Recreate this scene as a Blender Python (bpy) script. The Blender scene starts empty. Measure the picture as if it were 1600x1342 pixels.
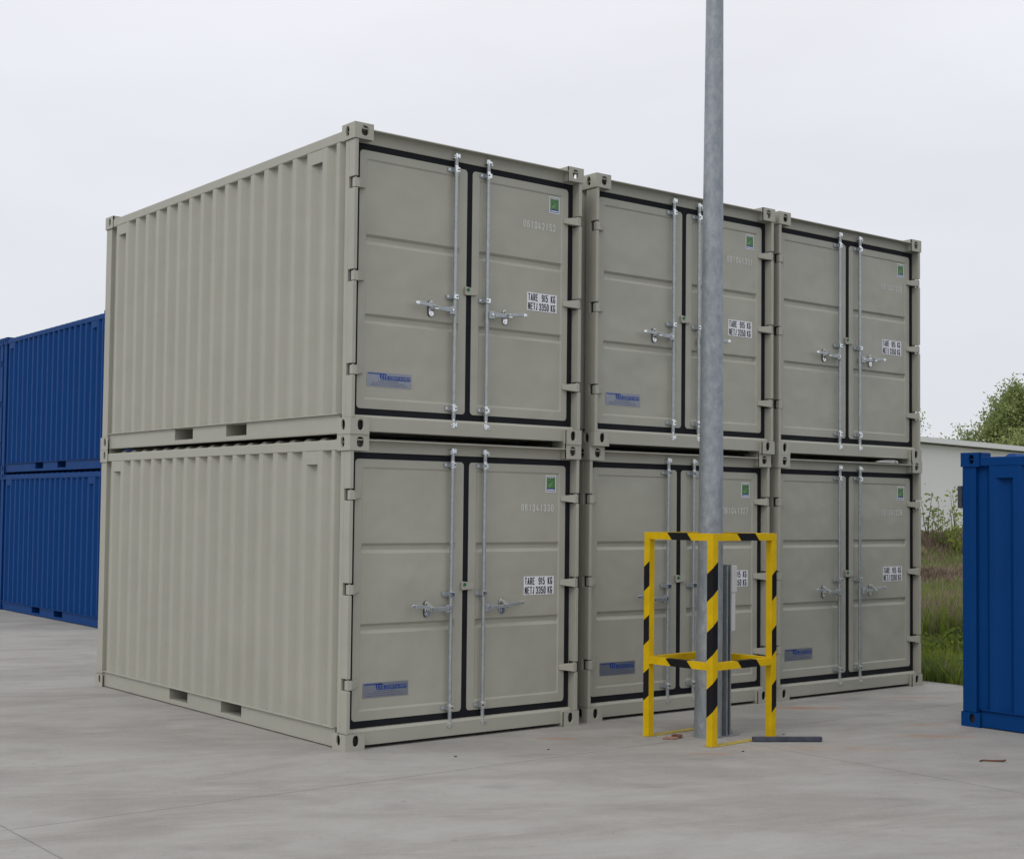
import bpy, math, random
from mathutils import Vector, Matrix
R = math.radians
random.seed(7)
sc = bpy.context.scene
COL = sc.collection

# ------------------------------------------------------------------ camera
cam = bpy.data.cameras.new('camera'); co = bpy.data.objects.new('camera', cam); COL.objects.link(co)
co.location = (-5.33486, -8.58456, 1.73375)
co.rotation_euler = (1.61290872, -0.0108148, -0.67262028)
cam.sensor_fit = 'HORIZONTAL'; cam.sensor_width = 36.0
cam.lens = 2193.83 / 1600 * 36
cam.shift_x = -2.39 / 1600; cam.shift_y = 31.76 / 1600
cam.clip_start = 0.1; cam.clip_end = 2000
sc.camera = co

# ------------------------------------------------------------------ world: overcast daylight
SUN_EL, SUN_AZ = R(48), R(256)          # azimuth measured clockwise from +Y
w = bpy.data.worlds.new('World'); sc.world = w; w.use_nodes = True
nt = w.node_tree; nt.nodes.clear()
def N(t, **k):
    n = nt.nodes.new(t)
    for a, b in k.items(): setattr(n, a, b)
    return n
out = N('ShaderNodeOutputWorld'); bg = N('ShaderNodeBackground'); bg.inputs['Strength'].default_value = 0.1
sky = N('ShaderNodeTexSky'); sky.sky_type = 'NISHITA'; sky.sun_disc = False
sky.sun_elevation = SUN_EL; sky.sun_rotation = SUN_AZ; sky.air_density = 1.0; sky.dust_density = 6.0
tc = N('ShaderNodeTexCoord'); sep = N('ShaderNodeSeparateXYZ')
ramp = N('ShaderNodeValToRGB')
e = ramp.color_ramp.elements
e[0].position = 0.0; e[0].color = (0.725, 0.75, 0.785, 1)
e[1].position = 1.0; e[1].color = (1.0, 1.0, 1.0, 1)
a = e.new(0.10); a.color = (0.748, 0.772, 0.822, 1)
a = e.new(0.30); a.color = (0.815, 0.832, 0.883, 1)
noi = N('ShaderNodeTexNoise'); noi.inputs['Scale'].default_value = 2.6; noi.inputs['Detail'].default_value = 5.0
mp = N('ShaderNodeMapping'); mp.inputs['Scale'].default_value = (1, 1, 3.0)
mr = N('ShaderNodeMapRange'); mr.inputs['From Min'].default_value = .3; mr.inputs['From Max'].default_value = .7
mr.inputs['To Min'].default_value = 0.945; mr.inputs['To Max'].default_value = 1.045
mul = N('ShaderNodeVectorMath', operation='SCALE'); mul2 = N('ShaderNodeVectorMath', operation='SCALE')
mul2.inputs['Scale'].default_value = 10.4
mix = N('ShaderNodeMix', data_type='RGBA'); mix.inputs['Factor'].default_value = 0.97
L = nt.links.new
L(tc.outputs['Generated'], sep.inputs[0]); L(sep.outputs['Z'], ramp.inputs['Fac'])
L(tc.outputs['Generated'], mp.inputs[0]); L(mp.outputs[0], noi.inputs['Vector'])
L(noi.outputs['Fac'], mr.inputs['Value']); L(ramp.outputs['Color'], mul.inputs[0]); L(mr.outputs[0], mul.inputs['Scale'])
L(mul.outputs[0], mul2.inputs[0]); L(sky.outputs['Color'], mix.inputs['A']); L(mul2.outputs[0], mix.inputs['B'])
L(mix.outputs['Result'], bg.inputs['Color']); L(bg.outputs[0], out.inputs[0])

sl = bpy.data.lights.new('sun', 'SUN'); sl.energy = 0.75; sl.angle = R(24); sl.color = (1.0, 0.965, 0.91)
so = bpy.data.objects.new('sun', sl); COL.objects.link(so)
dv = Vector((math.sin(SUN_AZ) * math.cos(SUN_EL), math.cos(SUN_AZ) * math.cos(SUN_EL), math.sin(SUN_EL)))
so.rotation_euler = dv.to_track_quat('Z', 'Y').to_euler(); so.location = dv * 60

sc.view_settings.view_transform = 'Standard'; sc.view_settings.look = 'None'
sc.view_settings.exposure = 0.0; sc.view_settings.gamma = 1.0
sc.view_settings.use_curve_mapping = False

# ------------------------------------------------------------------ helpers
class MB:
    """collects faces; build() links them as ONE mesh object"""
    def __init__(s): s.v = []; s.f = []; s.m = []; s.sm = []; s.mats = []
    def mi(s, mat):
        if mat not in s.mats: s.mats.append(mat)
        return s.mats.index(mat)
    def add(s, vs, fs, mat, smooth=False):
        b = len(s.v); s.v += [tuple(p) for p in vs]; k = s.mi(mat)
        for f in fs: s.f.append(tuple(b + i for i in f)); s.m.append(k); s.sm.append(smooth)
    def box(s, x0, x1, y0, y1, z0, z1, mat, M=None):
        vs = [Vector((x, y, z)) for z in (z0, z1) for y in (y0, y1) for x in (x0, x1)]
        if M is not None: vs = [M @ p for p in vs]
        s.add(vs, [(0, 2, 3, 1), (4, 5, 7, 6), (0, 1, 5, 4), (2, 6, 7, 3), (0, 4, 6, 2), (1, 3, 7, 5)], mat)
    def cyl(s, p0, p1, r0, r1, mat, n=16, caps=True, smooth=True):
        p0 = Vector(p0); p1 = Vector(p1); d = (p1 - p0).normalized()
        a = d.orthogonal().normalized(); b = d.cross(a)
        vs = []
        for p, r in ((p0, r0), (p1, r1)):
            for i in range(n):
                t = 2 * math.pi * i / n; vs.append(p + (a * math.cos(t) + b * math.sin(t)) * r)
        s.add(vs, [(i, (i + 1) % n, n + (i + 1) % n, n + i) for i in range(n)], mat, smooth)
        if caps:
            s.add(vs[:n], [tuple(range(n - 1, -1, -1))], mat); s.add(vs[n:], [tuple(range(n))], mat)
    def prism(s, poly, ax, a0, a1, mat):
        """poly of 2-D points extruded along axis ax (0,1,2); poly holds the two other coordinates in order"""
        n = len(poly); vs = []
        for a in (a0, a1):
            for p in poly:
                q = list(p); q.insert(ax, a); vs.append(q)
        ar = sum(poly[i][0] * poly[(i + 1) % n][1] - poly[(i + 1) % n][0] * poly[i][1] for i in range(n))
        flip = (ar > 0) != (ax == 1)
        F = [(i, (i + 1) % n, n + (i + 1) % n, n + i) for i in range(n)] + [tuple(range(n - 1, -1, -1)), tuple(range(n, 2 * n))]
        if not flip: F = [tuple(reversed(f)) for f in F]
        if a1 < a0: F = [tuple(reversed(f)) for f in F]
        s.add(vs, F, mat)
    def build(s, name, parent=None, bevel=0, segs=2):
        me = bpy.data.meshes.new(name); me.from_pydata(s.v, [], s.f)
        for m in s.mats: me.materials.append(m)
        me.polygons.foreach_set('material_index', s.m); me.polygons.foreach_set('use_smooth', s.sm)
        me.update()
        o = bpy.data.objects.new(name, me); COL.objects.link(o)
        if parent: o.parent = parent
        if bevel:
            b = o.modifiers.new('bevel', 'BEVEL'); b.width = bevel; b.segments = segs; b.limit_method = 'ANGLE'; b.angle_limit = R(40)
            b.harden_normals = False
        return o

def empty(name, loc, rz=0):
    o = bpy.data.objects.new(name, None); COL.objects.link(o); o.location = loc; o.rotation_euler = (0, 0, rz)
    o.empty_display_size = .3; return o
def tag(o, label=None, cat=None, group=None, kind=None):
    for k, v in (('label', label), ('category', cat), ('group', group), ('kind', kind)):
        if v: o[k] = v
    return o
def copy_tree(o, parent=None):
    kids = [c for c in list(COL.objects) if c.parent == o]
    c = o.copy(); COL.objects.link(c); c.parent = parent
    for k in kids: copy_tree(k, c)
    return c

# ------------------------------------------------------------------ materials
def mat_new(name):
    m = bpy.data.materials.new(name); m.use_nodes = True; t = m.node_tree
    return m, t, t.nodes['Principled BSDF']
def nn(t, ty, **k):
    n = t.nodes.new(ty)
    for a, b in k.items():
        if a in ('Scale', 'Detail', 'Roughness', 'Distortion', 'Strength', 'Distance'): n.inputs[a].default_value = b
        else: setattr(n, a, b)
    return n
def ramp_(t, stops):
    r = t.nodes.new('ShaderNodeValToRGB'); el = r.color_ramp.elements
    while len(el) < len(stops): el.new(.5)
    for i, (p, c) in enumerate(stops): el[i].position = p; el[i].color = (*c, 1)
    return r
def simple(name, col, rough=.5, metal=0, var=.06, scale=6, bump=0, bscale=40, spec=.5):
    m, t, b = mat_new(name)
    tcn = nn(t, 'ShaderNodeTexCoord'); n = nn(t, 'ShaderNodeTexNoise', Scale=scale, Detail=4)
    t.links.new(tcn.outputs['Object'], n.inputs['Vector'])
    r = ramp_(t, [(.3, [c * (1 - var) for c in col]), (.7, [min(1, c * (1 + var)) for c in col])])
    t.links.new(n.outputs['Fac'], r.inputs['Fac']); t.links.new(r.outputs['Color'], b.inputs['Base Color'])
    b.inputs['Roughness'].default_value = rough; b.inputs['Metallic'].default_value = metal
    b.inputs['Specular IOR Level'].default_value = spec
    if bump:
        n2 = nn(t, 'ShaderNodeTexNoise', Scale=bscale, Detail=3); bp = nn(t, 'ShaderNodeBump', Strength=1.0, Distance=bump)
        t.links.new(tcn.outputs['Object'], n2.inputs['Vector']); t.links.new(n2.outputs['Fac'], bp.inputs['Height']); t.links.new(bp.outputs[0], b.inputs['Normal'])
    return m

def paint(name, col, rough, dirt, spec=.45, dent=.014):
    """sprayed steel: faint cloudy tone, dust film, broad denting and a fine orange peel"""
    m, t, b = mat_new(name); lk = t.links.new
    tcn = nn(t, 'ShaderNodeTexCoord'); geo = nn(t, 'ShaderNodeNewGeometry')
    n1 = nn(t, 'ShaderNodeTexNoise', Scale=1.7, Detail=5, Roughness=.6)
    lk(geo.outputs['Position'], n1.inputs['Vector'])
    r1 = ramp_(t, [(.3, [c * .965 for c in col]), (.7, [min(1, c * 1.03) for c in col])]); lk(n1.outputs['Fac'], r1.inputs['Fac'])
    mpn = nn(t, 'ShaderNodeMapping'); mpn.inputs['Scale'].default_value = (9, 9, .8); lk(geo.outputs['Position'], mpn.inputs[0])
    n2 = nn(t, 'ShaderNodeTexNoise', Scale=1.0, Detail=6, Roughness=.7); lk(mpn.outputs[0], n2.inputs['Vector'])
    r2 = ramp_(t, [(.48, (0, 0, 0)), (.8, (1, 1, 1))]); lk(n2.outputs['Fac'], r2.inputs['Fac'])
    mx = nn(t, 'ShaderNodeMix', data_type='RGBA'); mx.inputs['B'].default_value = (*dirt, 1)
    sc_ = nn(t, 'ShaderNodeMath', operation='MULTIPLY'); sc_.inputs[1].default_value = .22
    lk(r2.outputs['Color'], sc_.inputs[0]); lk(sc_.outputs[0], mx.inputs['Factor']); lk(r1.outputs['Color'], mx.inputs['A'])
    lk(mx.outputs['Result'], b.inputs['Base Color'])
    rr = nn(t, 'ShaderNodeMapRange'); rr.inputs['To Min'].default_value = rough - .06; rr.inputs['To Max'].default_value = rough + .1
    lk(n1.outputs['Fac'], rr.inputs['Value']); lk(rr.outputs[0], b.inputs['Roughness'])
    n3 = nn(t, 'ShaderNodeTexNoise', Scale=2.2, Detail=2); lk(geo.outputs['Position'], n3.inputs['Vector'])
    b1 = nn(t, 'ShaderNodeBump', Strength=1.0, Distance=dent); lk(n3.outputs['Fac'], b1.inputs['Height'])
    n4 = nn(t, 'ShaderNodeTexNoise', Scale=260, Detail=2); lk(geo.outputs['Position'], n4.inputs['Vector'])
    b2 = nn(t, 'ShaderNodeBump', Strength=1.0, Distance=.0003); lk(n4.outputs['Fac'], b2.inputs['Height']); lk(b1.outputs[0], b2.inputs['Normal'])
    lk(b2.outputs[0], b.inputs['Normal'])
    b.inputs['Specular IOR Level'].default_value = spec
    return m

TAN = paint('beige_paint', (.378, .374, .320), .43, (.43, .415, .37))
TAN_D = paint('beige_door_paint', (.378, .374, .320), .40, (.43, .415, .37), .45, .032)
BLUE = paint('blue_paint', (.0012, .045, .190), .54, (.003, .05, .18), .12)
RUBBER = simple('black_rubber', (.010, .011, .015), .75, var=.2, spec=.2)
ZINC = simple('zinc_plated_steel', (.40, .43, .445), .42, .7, var=.12, scale=30)
CHROME = simple('bright_zinc', (.78, .80, .81), .2, .95, var=.1, scale=60)
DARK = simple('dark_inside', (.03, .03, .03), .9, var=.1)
CAV_SHADE = simple('casting_cavity_shade', (.10, .10, .09), .9, var=.2)
WOOD = simple('floor_underside', (.05, .045, .04), .9, var=.2)
WHITE = simple('white_vinyl', (.78, .79, .84), .5, var=.02)
BLACKV = simple('black_vinyl', (.015, .016, .02), .5, var=.05)
GREEN = simple('green_vinyl', (.07, .19, .06), .45, var=.35, scale=25)
GREEN2 = simple('dark_green_vinyl', (.02, .09, .03), .45, var=.1)
LBLUE = simple('blue_vinyl', (.01, .05, .26), .45, var=.08)
STENCIL = simple('white_stencil_paint', (.68, .68, .66), .6, var=.15, scale=60)
PLATE = simple('silver_plate', (.28, .30, .35), .38, .8, var=.06)
PLTXT = simple('plate_print', (.12, .14, .20), .5, var=.1)
PALEG = simple('pale_green_vinyl', (.22, .40, .18), .45, var=.2)
GREEND = simple('green_plastic', (.01, .13, .05), .4)
YEL = simple('yellow_paint', (.66, .43, .0), .45, var=.10, scale=9, bump=.0006, bscale=30, spec=.3)
YELD = simple('dusty_yellow_paint', (.46, .36, .08), .6, var=.2, scale=14)
TAPE = simple('black_tape', (.008, .008, .010), .5, var=.2, spec=.25)
PLASTIC = simple('grey_plastic', (.60, .60, .62), .5, var=.05)
DBAR = simple('dark_steel', (.055, .06, .085), .55, .2, var=.3, scale=20)
RUSTY = simple('rusty_steel', (.13, .055, .03), .85, var=.4, scale=30)
SHARD = simple('red_brown_shard', (.30, .17, .13), .85, var=.3, scale=40)
STONE = simple('dark_stone', (.06, .06, .06), .9)

def galv():
    m, t, b = mat_new('galvanised_steel'); lk = t.links.new
    tcn = nn(t, 'ShaderNodeTexCoord')
    mpn = nn(t, 'ShaderNodeMapping'); mpn.inputs['Scale'].default_value = (1, 1, .6); lk(tcn.outputs['Object'], mpn.inputs[0])
    v = nn(t, 'ShaderNodeTexVoronoi', Scale=32); lk(mpn.outputs[0], v.inputs['Vector'])
    n = nn(t, 'ShaderNodeTexNoise', Scale=15, Detail=6, Roughness=.75); lk(mpn.outputs[0], n.inputs['Vector'])
    r1 = ramp_(t, [(.0, (.21, .24, .27)), (1, (.35, .38, .41))]); lk(v.outputs['Color'], r1.inputs['Fac'])
    r2 = ramp_(t, [(.34, (.18, .21, .24)), (.68, (.40, .43, .46))]); lk(n.outputs['Fac'], r2.inputs['Fac'])
    mx = nn(t, 'ShaderNodeMix', data_type='RGBA'); mx.inputs['Factor'].default_value = .6
    lk(r1.outputs['Color'], mx.inputs['A']); lk(r2.outputs['Color'], mx.inputs['B']); lk(mx.outputs['Result'], b.inputs['Base Color'])
    b.inputs['Metallic'].default_value = .35; b.inputs['Roughness'].default_value = .5
    bp = nn(t, 'ShaderNodeBump', Strength=1.0, Distance=.0008); lk(n.outputs['Fac'], bp.inputs['Height']); lk(bp.outputs[0], b.inputs['Normal'])
    return m
GALV = galv()

def concrete():
    m, t, b = mat_new('concrete'); lk = t.links.new
    geo = nn(t, 'ShaderNodeNewGeometry'); P = geo.outputs['Position']
    def noise(scale, vec, detail=5, rough=.6, rot=0, dist=0):
        mpn = nn(t, 'ShaderNodeMapping'); mpn.inputs['Scale'].default_value = vec; 
        vr = nn(t, 'ShaderNodeVectorRotate', rotation_type='Z_AXIS'); vr.inputs['Angle'].default_value = rot
        lk(P, vr.inputs['Vector']); lk(vr.outputs[0], mpn.inputs[0])
        n = nn(t, 'ShaderNodeTexNoise', Scale=scale, Detail=detail, Roughness=rough, Distortion=dist); lk(mpn.outputs[0], n.inputs['Vector']); return n.outputs['Fac']
    def math_(op, a, b_):
        n = nn(t, 'ShaderNodeMath', operation=op)
        for i, q in enumerate((a, b_)):
            if isinstance(q, (int, float)): n.inputs[i].default_value = q
            else: lk(q, n.inputs[i])
        return n.outputs[0]
    def mrange(x, a, b_, c, d):
        n = nn(t, 'ShaderNodeMapRange'); lk(x, n.inputs['Value'])
        for k, q in zip(('From Min', 'From Max', 'To Min', 'To Max'), (a, b_, c, d)): n.inputs[k].default_value = q
        return n.outputs[0]
    def mixc(f, A, B, bt='MIX'):
        n = nn(t, 'ShaderNodeMix', data_type='RGBA', blend_type=bt)
        for k, q in (('Factor', f), ('A', A), ('B', B)):
            if isinstance(q, (int, float)): n.inputs[k].default_value = q
            elif isinstance(q, tuple): n.inputs[k].default_value = (*q, 1)
            else: lk(q, n.inputs[k])
        return n.outputs['Result']
    big = noise(.28, (1, 1, 1), 4, .5)
    streak = noise(1.0, (.50, 1.35, 1), 7, .66, R(24), .6)
    streak2 = noise(1.0, (2.2, 16, 1), 5, .7, R(12), .8)
    mid = noise(2.4, (1, 1, 1), 6, .7)
    fine = noise(45, (1, 1, 1), 6, .75)
    base = mixc(mrange(big, .35, .65, 0, 1), (.270, .257, .240), (.335, .323, .306))
    base = mixc(mrange(streak, .42, .72, 0, .62), base, (.405, .396, .384))
    base = mixc(mrange(streak, .52, .28, 0, .72), base, (.20, .19, .178))
    base = mixc(mrange(streak2, .44, .70, 0, .16), base, (.45, .445, .44))
    base = mixc(mrange(mid, .48, .70, 0, .34), base, (.215, .203, .190))
    base = mixc(mrange(fine, .35, .65, 0, .26), base, (.44, .43, .41))
    cl = noise(.95, (1, 1.25, 1), 6, .68, R(30), .5)
    base = mixc(mrange(cl, .50, .70, 0, .34), base, (.222, .212, .198))
    base = mixc(mrange(cl, .44, .28, 0, .30), base, (.42, .412, .40))
    gr = noise(160, (1, 1, 1), 2, .5)
    base = mixc(mrange(gr, .58, .72, 0, .30), base, (.16, .155, .15))
    spots = noise(9, (1, 1, 1), 2, .5)
    base = mixc(mrange(spots, .70, .76, 0, .35), base, (.16, .155, .15))
    # dark oily smudges
    sm = noise(1.1, (1, 1.9, 1), 3, .5, R(35))
    base = mixc(mrange(sm, .62, .78, 0, .42), base, (.155, .150, .150))
    # rust streaks where steel has lain on the slab: (x, y, half length, half width, angle, strength)
    sx = nn(t, 'ShaderNodeSeparateXYZ'); lk(P, sx.inputs[0]); X, Y = sx.outputs['X'], sx.outputs['Y']
    rn = noise(7, (1, 1, 1), 5, .7)
    for (cx, cy, la, lb, an, st) in ((4.52, -.40, .42, .09, -40, .75), (4.15, -2.02, .42, .12, -40, .38), (1.62, -.42, .22, .07, -35, .45), (4.55, -1.62, .25, .10, -30, .30), (2.10, -1.55, .22, .05, -38, .45), (2.95, -1.85, .9, .18, -38, .22), (5.95, -.55, .35, .1, -40, .35), (-.9, -3.4, .5, .1, -38, .15)):
        c, s_ = math.cos(R(an)), math.sin(R(an))
        dx = math_('SUBTRACT', X, cx); dy = math_('SUBTRACT', Y, cy)
        u = math_('ADD', math_('MULTIPLY', dx, c / la), math_('MULTIPLY', dy, s_ / la))
        v = math_('ADD', math_('MULTIPLY', dx, -s_ / lb), math_('MULTIPLY', dy, c / lb))
        d = math_('ADD', math_('MULTIPLY', u, u), math_('MULTIPLY', v, v))
        f = math_('MULTIPLY', mrange(d, 0, 1, 1, 0), mrange(rn, .34, .54, 0, min(1, st * 1.25)))
        base = mixc(f, base, (.40, .20, .11))
    # saw-cut joints
    wob = math_('MULTIPLY', math_('SUBTRACT', noise(3, (1, 1, 1), 3), .5), .012)
    jn = noise(4, (1, 1, 1), 3)
    jf = None
    for axis, off in ((X, 2.665), (Y, -1.01)):
        q = math_('ADD', math_('SUBTRACT', axis, off), wob)
        q = math_('ADD', q, 538.0); q = math_('MODULO', q, 5.38)
        q = math_('MINIMUM', q, math_('SUBTRACT', 5.38, q))
        g = mrange(q, .0025, .0065, 1, 0)
        jf = g if jf is None else math_('MAXIMUM', jf, g)
    jc = math_('MULTIPLY', jf, mrange(jn, .35, .65, .12, .45))
    base = mixc(jc, base, (.14, .135, .13))
    lk(base, b.inputs['Base Color'])
    b.inputs['Roughness'].default_value = .85; b.inputs['Specular IOR Level'].default_value = .35
    h = math_('ADD', math_('MULTIPLY', fine, .35), math_('ADD', math_('MULTIPLY', streak2, .5), math_('MULTIPLY', jf, -2.5)))
    bp = nn(t, 'ShaderNodeBump', Strength=1.0, Distance=.0022); lk(h, bp.inputs['Height']); lk(bp.outputs[0], b.inputs['Normal'])
    return m
CONC = concrete()

def soil():
    m, t, b = mat_new('rough_ground'); lk = t.links.new
    geo = nn(t, 'ShaderNodeNewGeometry')
    n = nn(t, 'ShaderNodeTexNoise', Scale=.7, Detail=8, Roughness=.75); lk(geo.outputs['Position'], n.inputs['Vector'])
    r = ramp_(t, [(.3, (.10, .08, .055)), (.5, (.085, .09, .04)), (.72, (.06, .095, .02))]); lk(n.outputs['Fac'], r.inputs['Fac'])
    lk(r.outputs['Color'], b.inputs['Base Color']); b.inputs['Roughness'].default_value = 1
    b.inputs['Specular IOR Level'].default_value = .1
    n2 = nn(t, 'ShaderNodeTexNoise', Scale=6, Detail=6); lk(geo.outputs['Position'], n2.inputs['Vector'])
    bp = nn(t, 'ShaderNodeBump', Strength=1, Distance=.15); lk(n2.outputs['Fac'], bp.inputs['Height']); lk(bp.outputs[0], b.inputs['Normal'])
    return m
SOIL = soil()
def leafm(name, c1, c2, scale=1.5):
    m, t, b = mat_new(name); lk = t.links.new
    geo = nn(t, 'ShaderNodeNewGeometry'); n = nn(t, 'ShaderNodeTexNoise', Scale=scale, Detail=4)
    lk(geo.outputs['Position'], n.inputs['Vector'])
    r = ramp_(t, [(.35, c1), (.65, c2)]); lk(n.outputs['Fac'], r.inputs['Fac']); lk(r.outputs['Color'], b.inputs['Base Color'])
    b.inputs['Roughness'].default_value = .7; b.inputs['Specular IOR Level'].default_value = .2
    tr = nn(t, 'ShaderNodeBsdfTranslucent'); lk(r.outputs['Color'], tr.inputs['Color'])
    ms = nn(t, 'ShaderNodeMixShader'); ms.inputs[0].default_value = .45
    lk(b.outputs[0], ms.inputs[1]); lk(tr.outputs[0], ms.inputs[2]); lk(ms.outputs[0], t.nodes['Material Output'].inputs['Surface'])
    return m
G1 = leafm('green_blades', (.13, .18, .05), (.21, .26, .085)); G2 = leafm('dry_blades', (.27, .22, .15), (.38, .32, .23))
G3 = leafm('bright_leaves', (.17, .24, .04), (.26, .33, .06)); G4 = leafm('brown_stalks', (.17, .125, .095), (.24, .185, .14))
TL1 = leafm('tree_leaves', (.15, .205, .065), (.24, .295, .11), .8); TL2 = leafm('young_tree_leaves', (.24, .30, .10), (.34, .38, .16), .8)
BARK = simple('bark', (.12, .10, .085), .9, var=.3, scale=12)
CLAD = simple('pale_cladding', (.80, .80, .775), .7, var=.04, scale=.25)
TRIM = simple('white_trim', (.80, .81, .80), .5, var=.02)

# ------------------------------------------------------------------ setting
pv = MB(); pv.box(-45, 7.15, -40, 60, -.18, 0, CONC); pv = pv.build('pavement'); tag(pv, kind='structure')

BL = Vector((46.24, 27.88, 0)); BD = Vector((math.cos(R(9)), math.sin(R(9)), 0)); BN = Vector((-BD.y, BD.x, 0))  # far shed wall line
def ground_h(x, y):
    p = Vector((x, y, 0)) - BL; d = p.dot(BN)
    h = .85 * math.exp(-((d + 3.6) / 1.5) ** 2) * (1 + .12 * math.sin(x * .6) + .1 * math.sin(y * .9 + x * .3))
    h += .24 * math.exp(-((d + 11.6) / .7) ** 2) * (1 + .4 * math.sin(x * 1.3))
    far = max(abs(x - 20), abs(y - 10))
    if x < 8: h = 0
    return -.10 + h + .04 * math.sin(x * .8) * math.sin(y * .7) * (1 if x > 8 else 0)
xs = [-900, -300, -100, -50, 0] + [7 + i * .9 for i in range(0, 95)] + [130, 300, 1000]
ys = [-900, -300, -100, -60] + [-40 + i * 1.0 for i in range(0, 100)] + [100, 300, 1000]
g = MB(); vv = [(x, y, ground_h(x, y)) for y in ys for x in xs]; nx = len(xs)
g.add(vv, [(j * nx + i, j * nx + i + 1, (j + 1) * nx + i + 1, (j + 1) * nx + i) for j in range(len(ys) - 1) for i in range(nx - 1)], SOIL, True)
tag(g.build('ground'), kind='structure')

# ------------------------------------------------------------------ container
W, LEN, H = 2.2, 4.55, 2.26
DY = .08           # door face plane

GL = {  # condensed sans capitals as pen strokes in a 0..1 box
 '0': [[(0,.2),(0,.8),(.2,1),(.8,1),(1,.8),(1,.2),(.8,0),(.2,0),(0,.2)]],
 '1': [[(.1,.78),(.6,1),(.6,0)]],
 '2': [[(0,.78),(.2,1),(.8,1),(1,.8),(1,.6),(0,0),(1,0)]],
 '3': [[(0,.82),(.2,1),(.8,1),(1,.8),(1,.65),(.75,.52),(.35,.52)],[(.75,.52),(1,.38),(1,.2),(.8,0),(.2,0),(0,.18)]],
 '4': [[(.75,0),(.75,.45)],[(.35,1),(0,.22),(1,.22)]],
 '5': [[(.95,1),(.08,1),(.04,.52),(.3,.62),(.75,.62),(1,.45),(1,.2),(.8,0),(.2,0),(0,.18)]],
 '6': [[(.9,.85),(.75,1),(.2,1),(0,.8),(0,.2),(.2,0),(.8,0),(1,.2),(1,.4),(.8,.56),(.2,.56),(0,.4)]],
 '7': [[(0,1),(1,1),(.35,0)]],
 '8': [[(.2,.53),(0,.68),(0,.85),(.2,1),(.8,1),(1,.85),(1,.68),(.8,.53),(.2,.53),(0,.38),(0,.15),(.2,0),(.8,0),(1,.15),(1,.38),(.8,.53)]],
 '9': [[(.1,.15),(.25,0),(.8,0),(1,.2),(1,.8),(.8,1),(.2,1),(0,.8),(0,.6),(.2,.44),(.8,.44),(1,.6)]],
 'T': [[(0,1),(1,1)],[(.5,1),(.5,0)]], 'A': [[(0,0),(.5,1),(1,0)],[(.2,.28),(.8,.28)]],
 'R': [[(0,0),(0,1),(.75,1),(1,.85),(1,.62),(.75,.48),(0,.48)],[(.6,.48),(1,0)]],
 'E': [[(1,1),(0,1),(0,0),(1,0)],[(0,.52),(.8,.52)]], 'N': [[(0,0),(0,1),(1,0),(1,1)]],
 'K': [[(0,0),(0,1)],[(1,1),(.05,.42)],[(.3,.58),(1,0)]],
 'G': [[(1,.82),(.8,1),(.2,1),(0,.8),(0,.2),(.2,0),(.8,0),(1,.2),(1,.46),(.55,.46)]],
 'C': [[(1,.8),(.8,1),(.2,1),(0,.8),(0,.2),(.2,0),(.8,0),(1,.2)]],
 'O': [[(0,.2),(0,.8),(.2,1),(.8,1),(1,.8),(1,.2),(.8,0),(.2,0),(0,.2)]],
 'I': [[(.5,0),(.5,1)]], 'X': [[(0,0),(1,1)],[(0,1),(1,0)]],
 '!': [[(.95,1),(.70,.26)],[(.05,.18),(.30,0),(.70,.08)]], '.': [[(.4,.0),(.6,.0)]]}
def letter(mb, body, x, z, h, cw, gap, y, mat, st):
    """stroke letters facing -Y; cw = glyph width, st = stroke width"""
    k = 0
    for ch in body:
        w_ = cw
        if ch in '1I!.': w_ = cw * (.8 if ch == '!' else .55)
        for pl in GL.get(ch, []):
            P = [(x + st / 2 + px * (w_ - st), z + st / 2 + pz * (h - st)) for px, pz in pl]
            for (ax, az), (bx_, bz) in zip(P[:-1], P[1:]):
                L_ = math.hypot(bx_ - ax, bz - az); ux, uz = (bx_ - ax) / L_ * st / 2, (bz - az) / L_ * st / 2
                yy = y - .00002 * (k % 12); k += 1
                mb.add([(ax - ux * .8 + uz, yy, az - uz * .8 - ux), (bx_ + ux * .8 + uz, yy, bz + uz * .8 - ux), (bx_ + ux * .8 - uz, yy, bz + uz * .8 + ux), (ax - ux * .8 - uz, yy, az - uz * .8 + ux)], [(0, 1, 2, 3)], mat)
        x += w_ + gap
    return x

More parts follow.
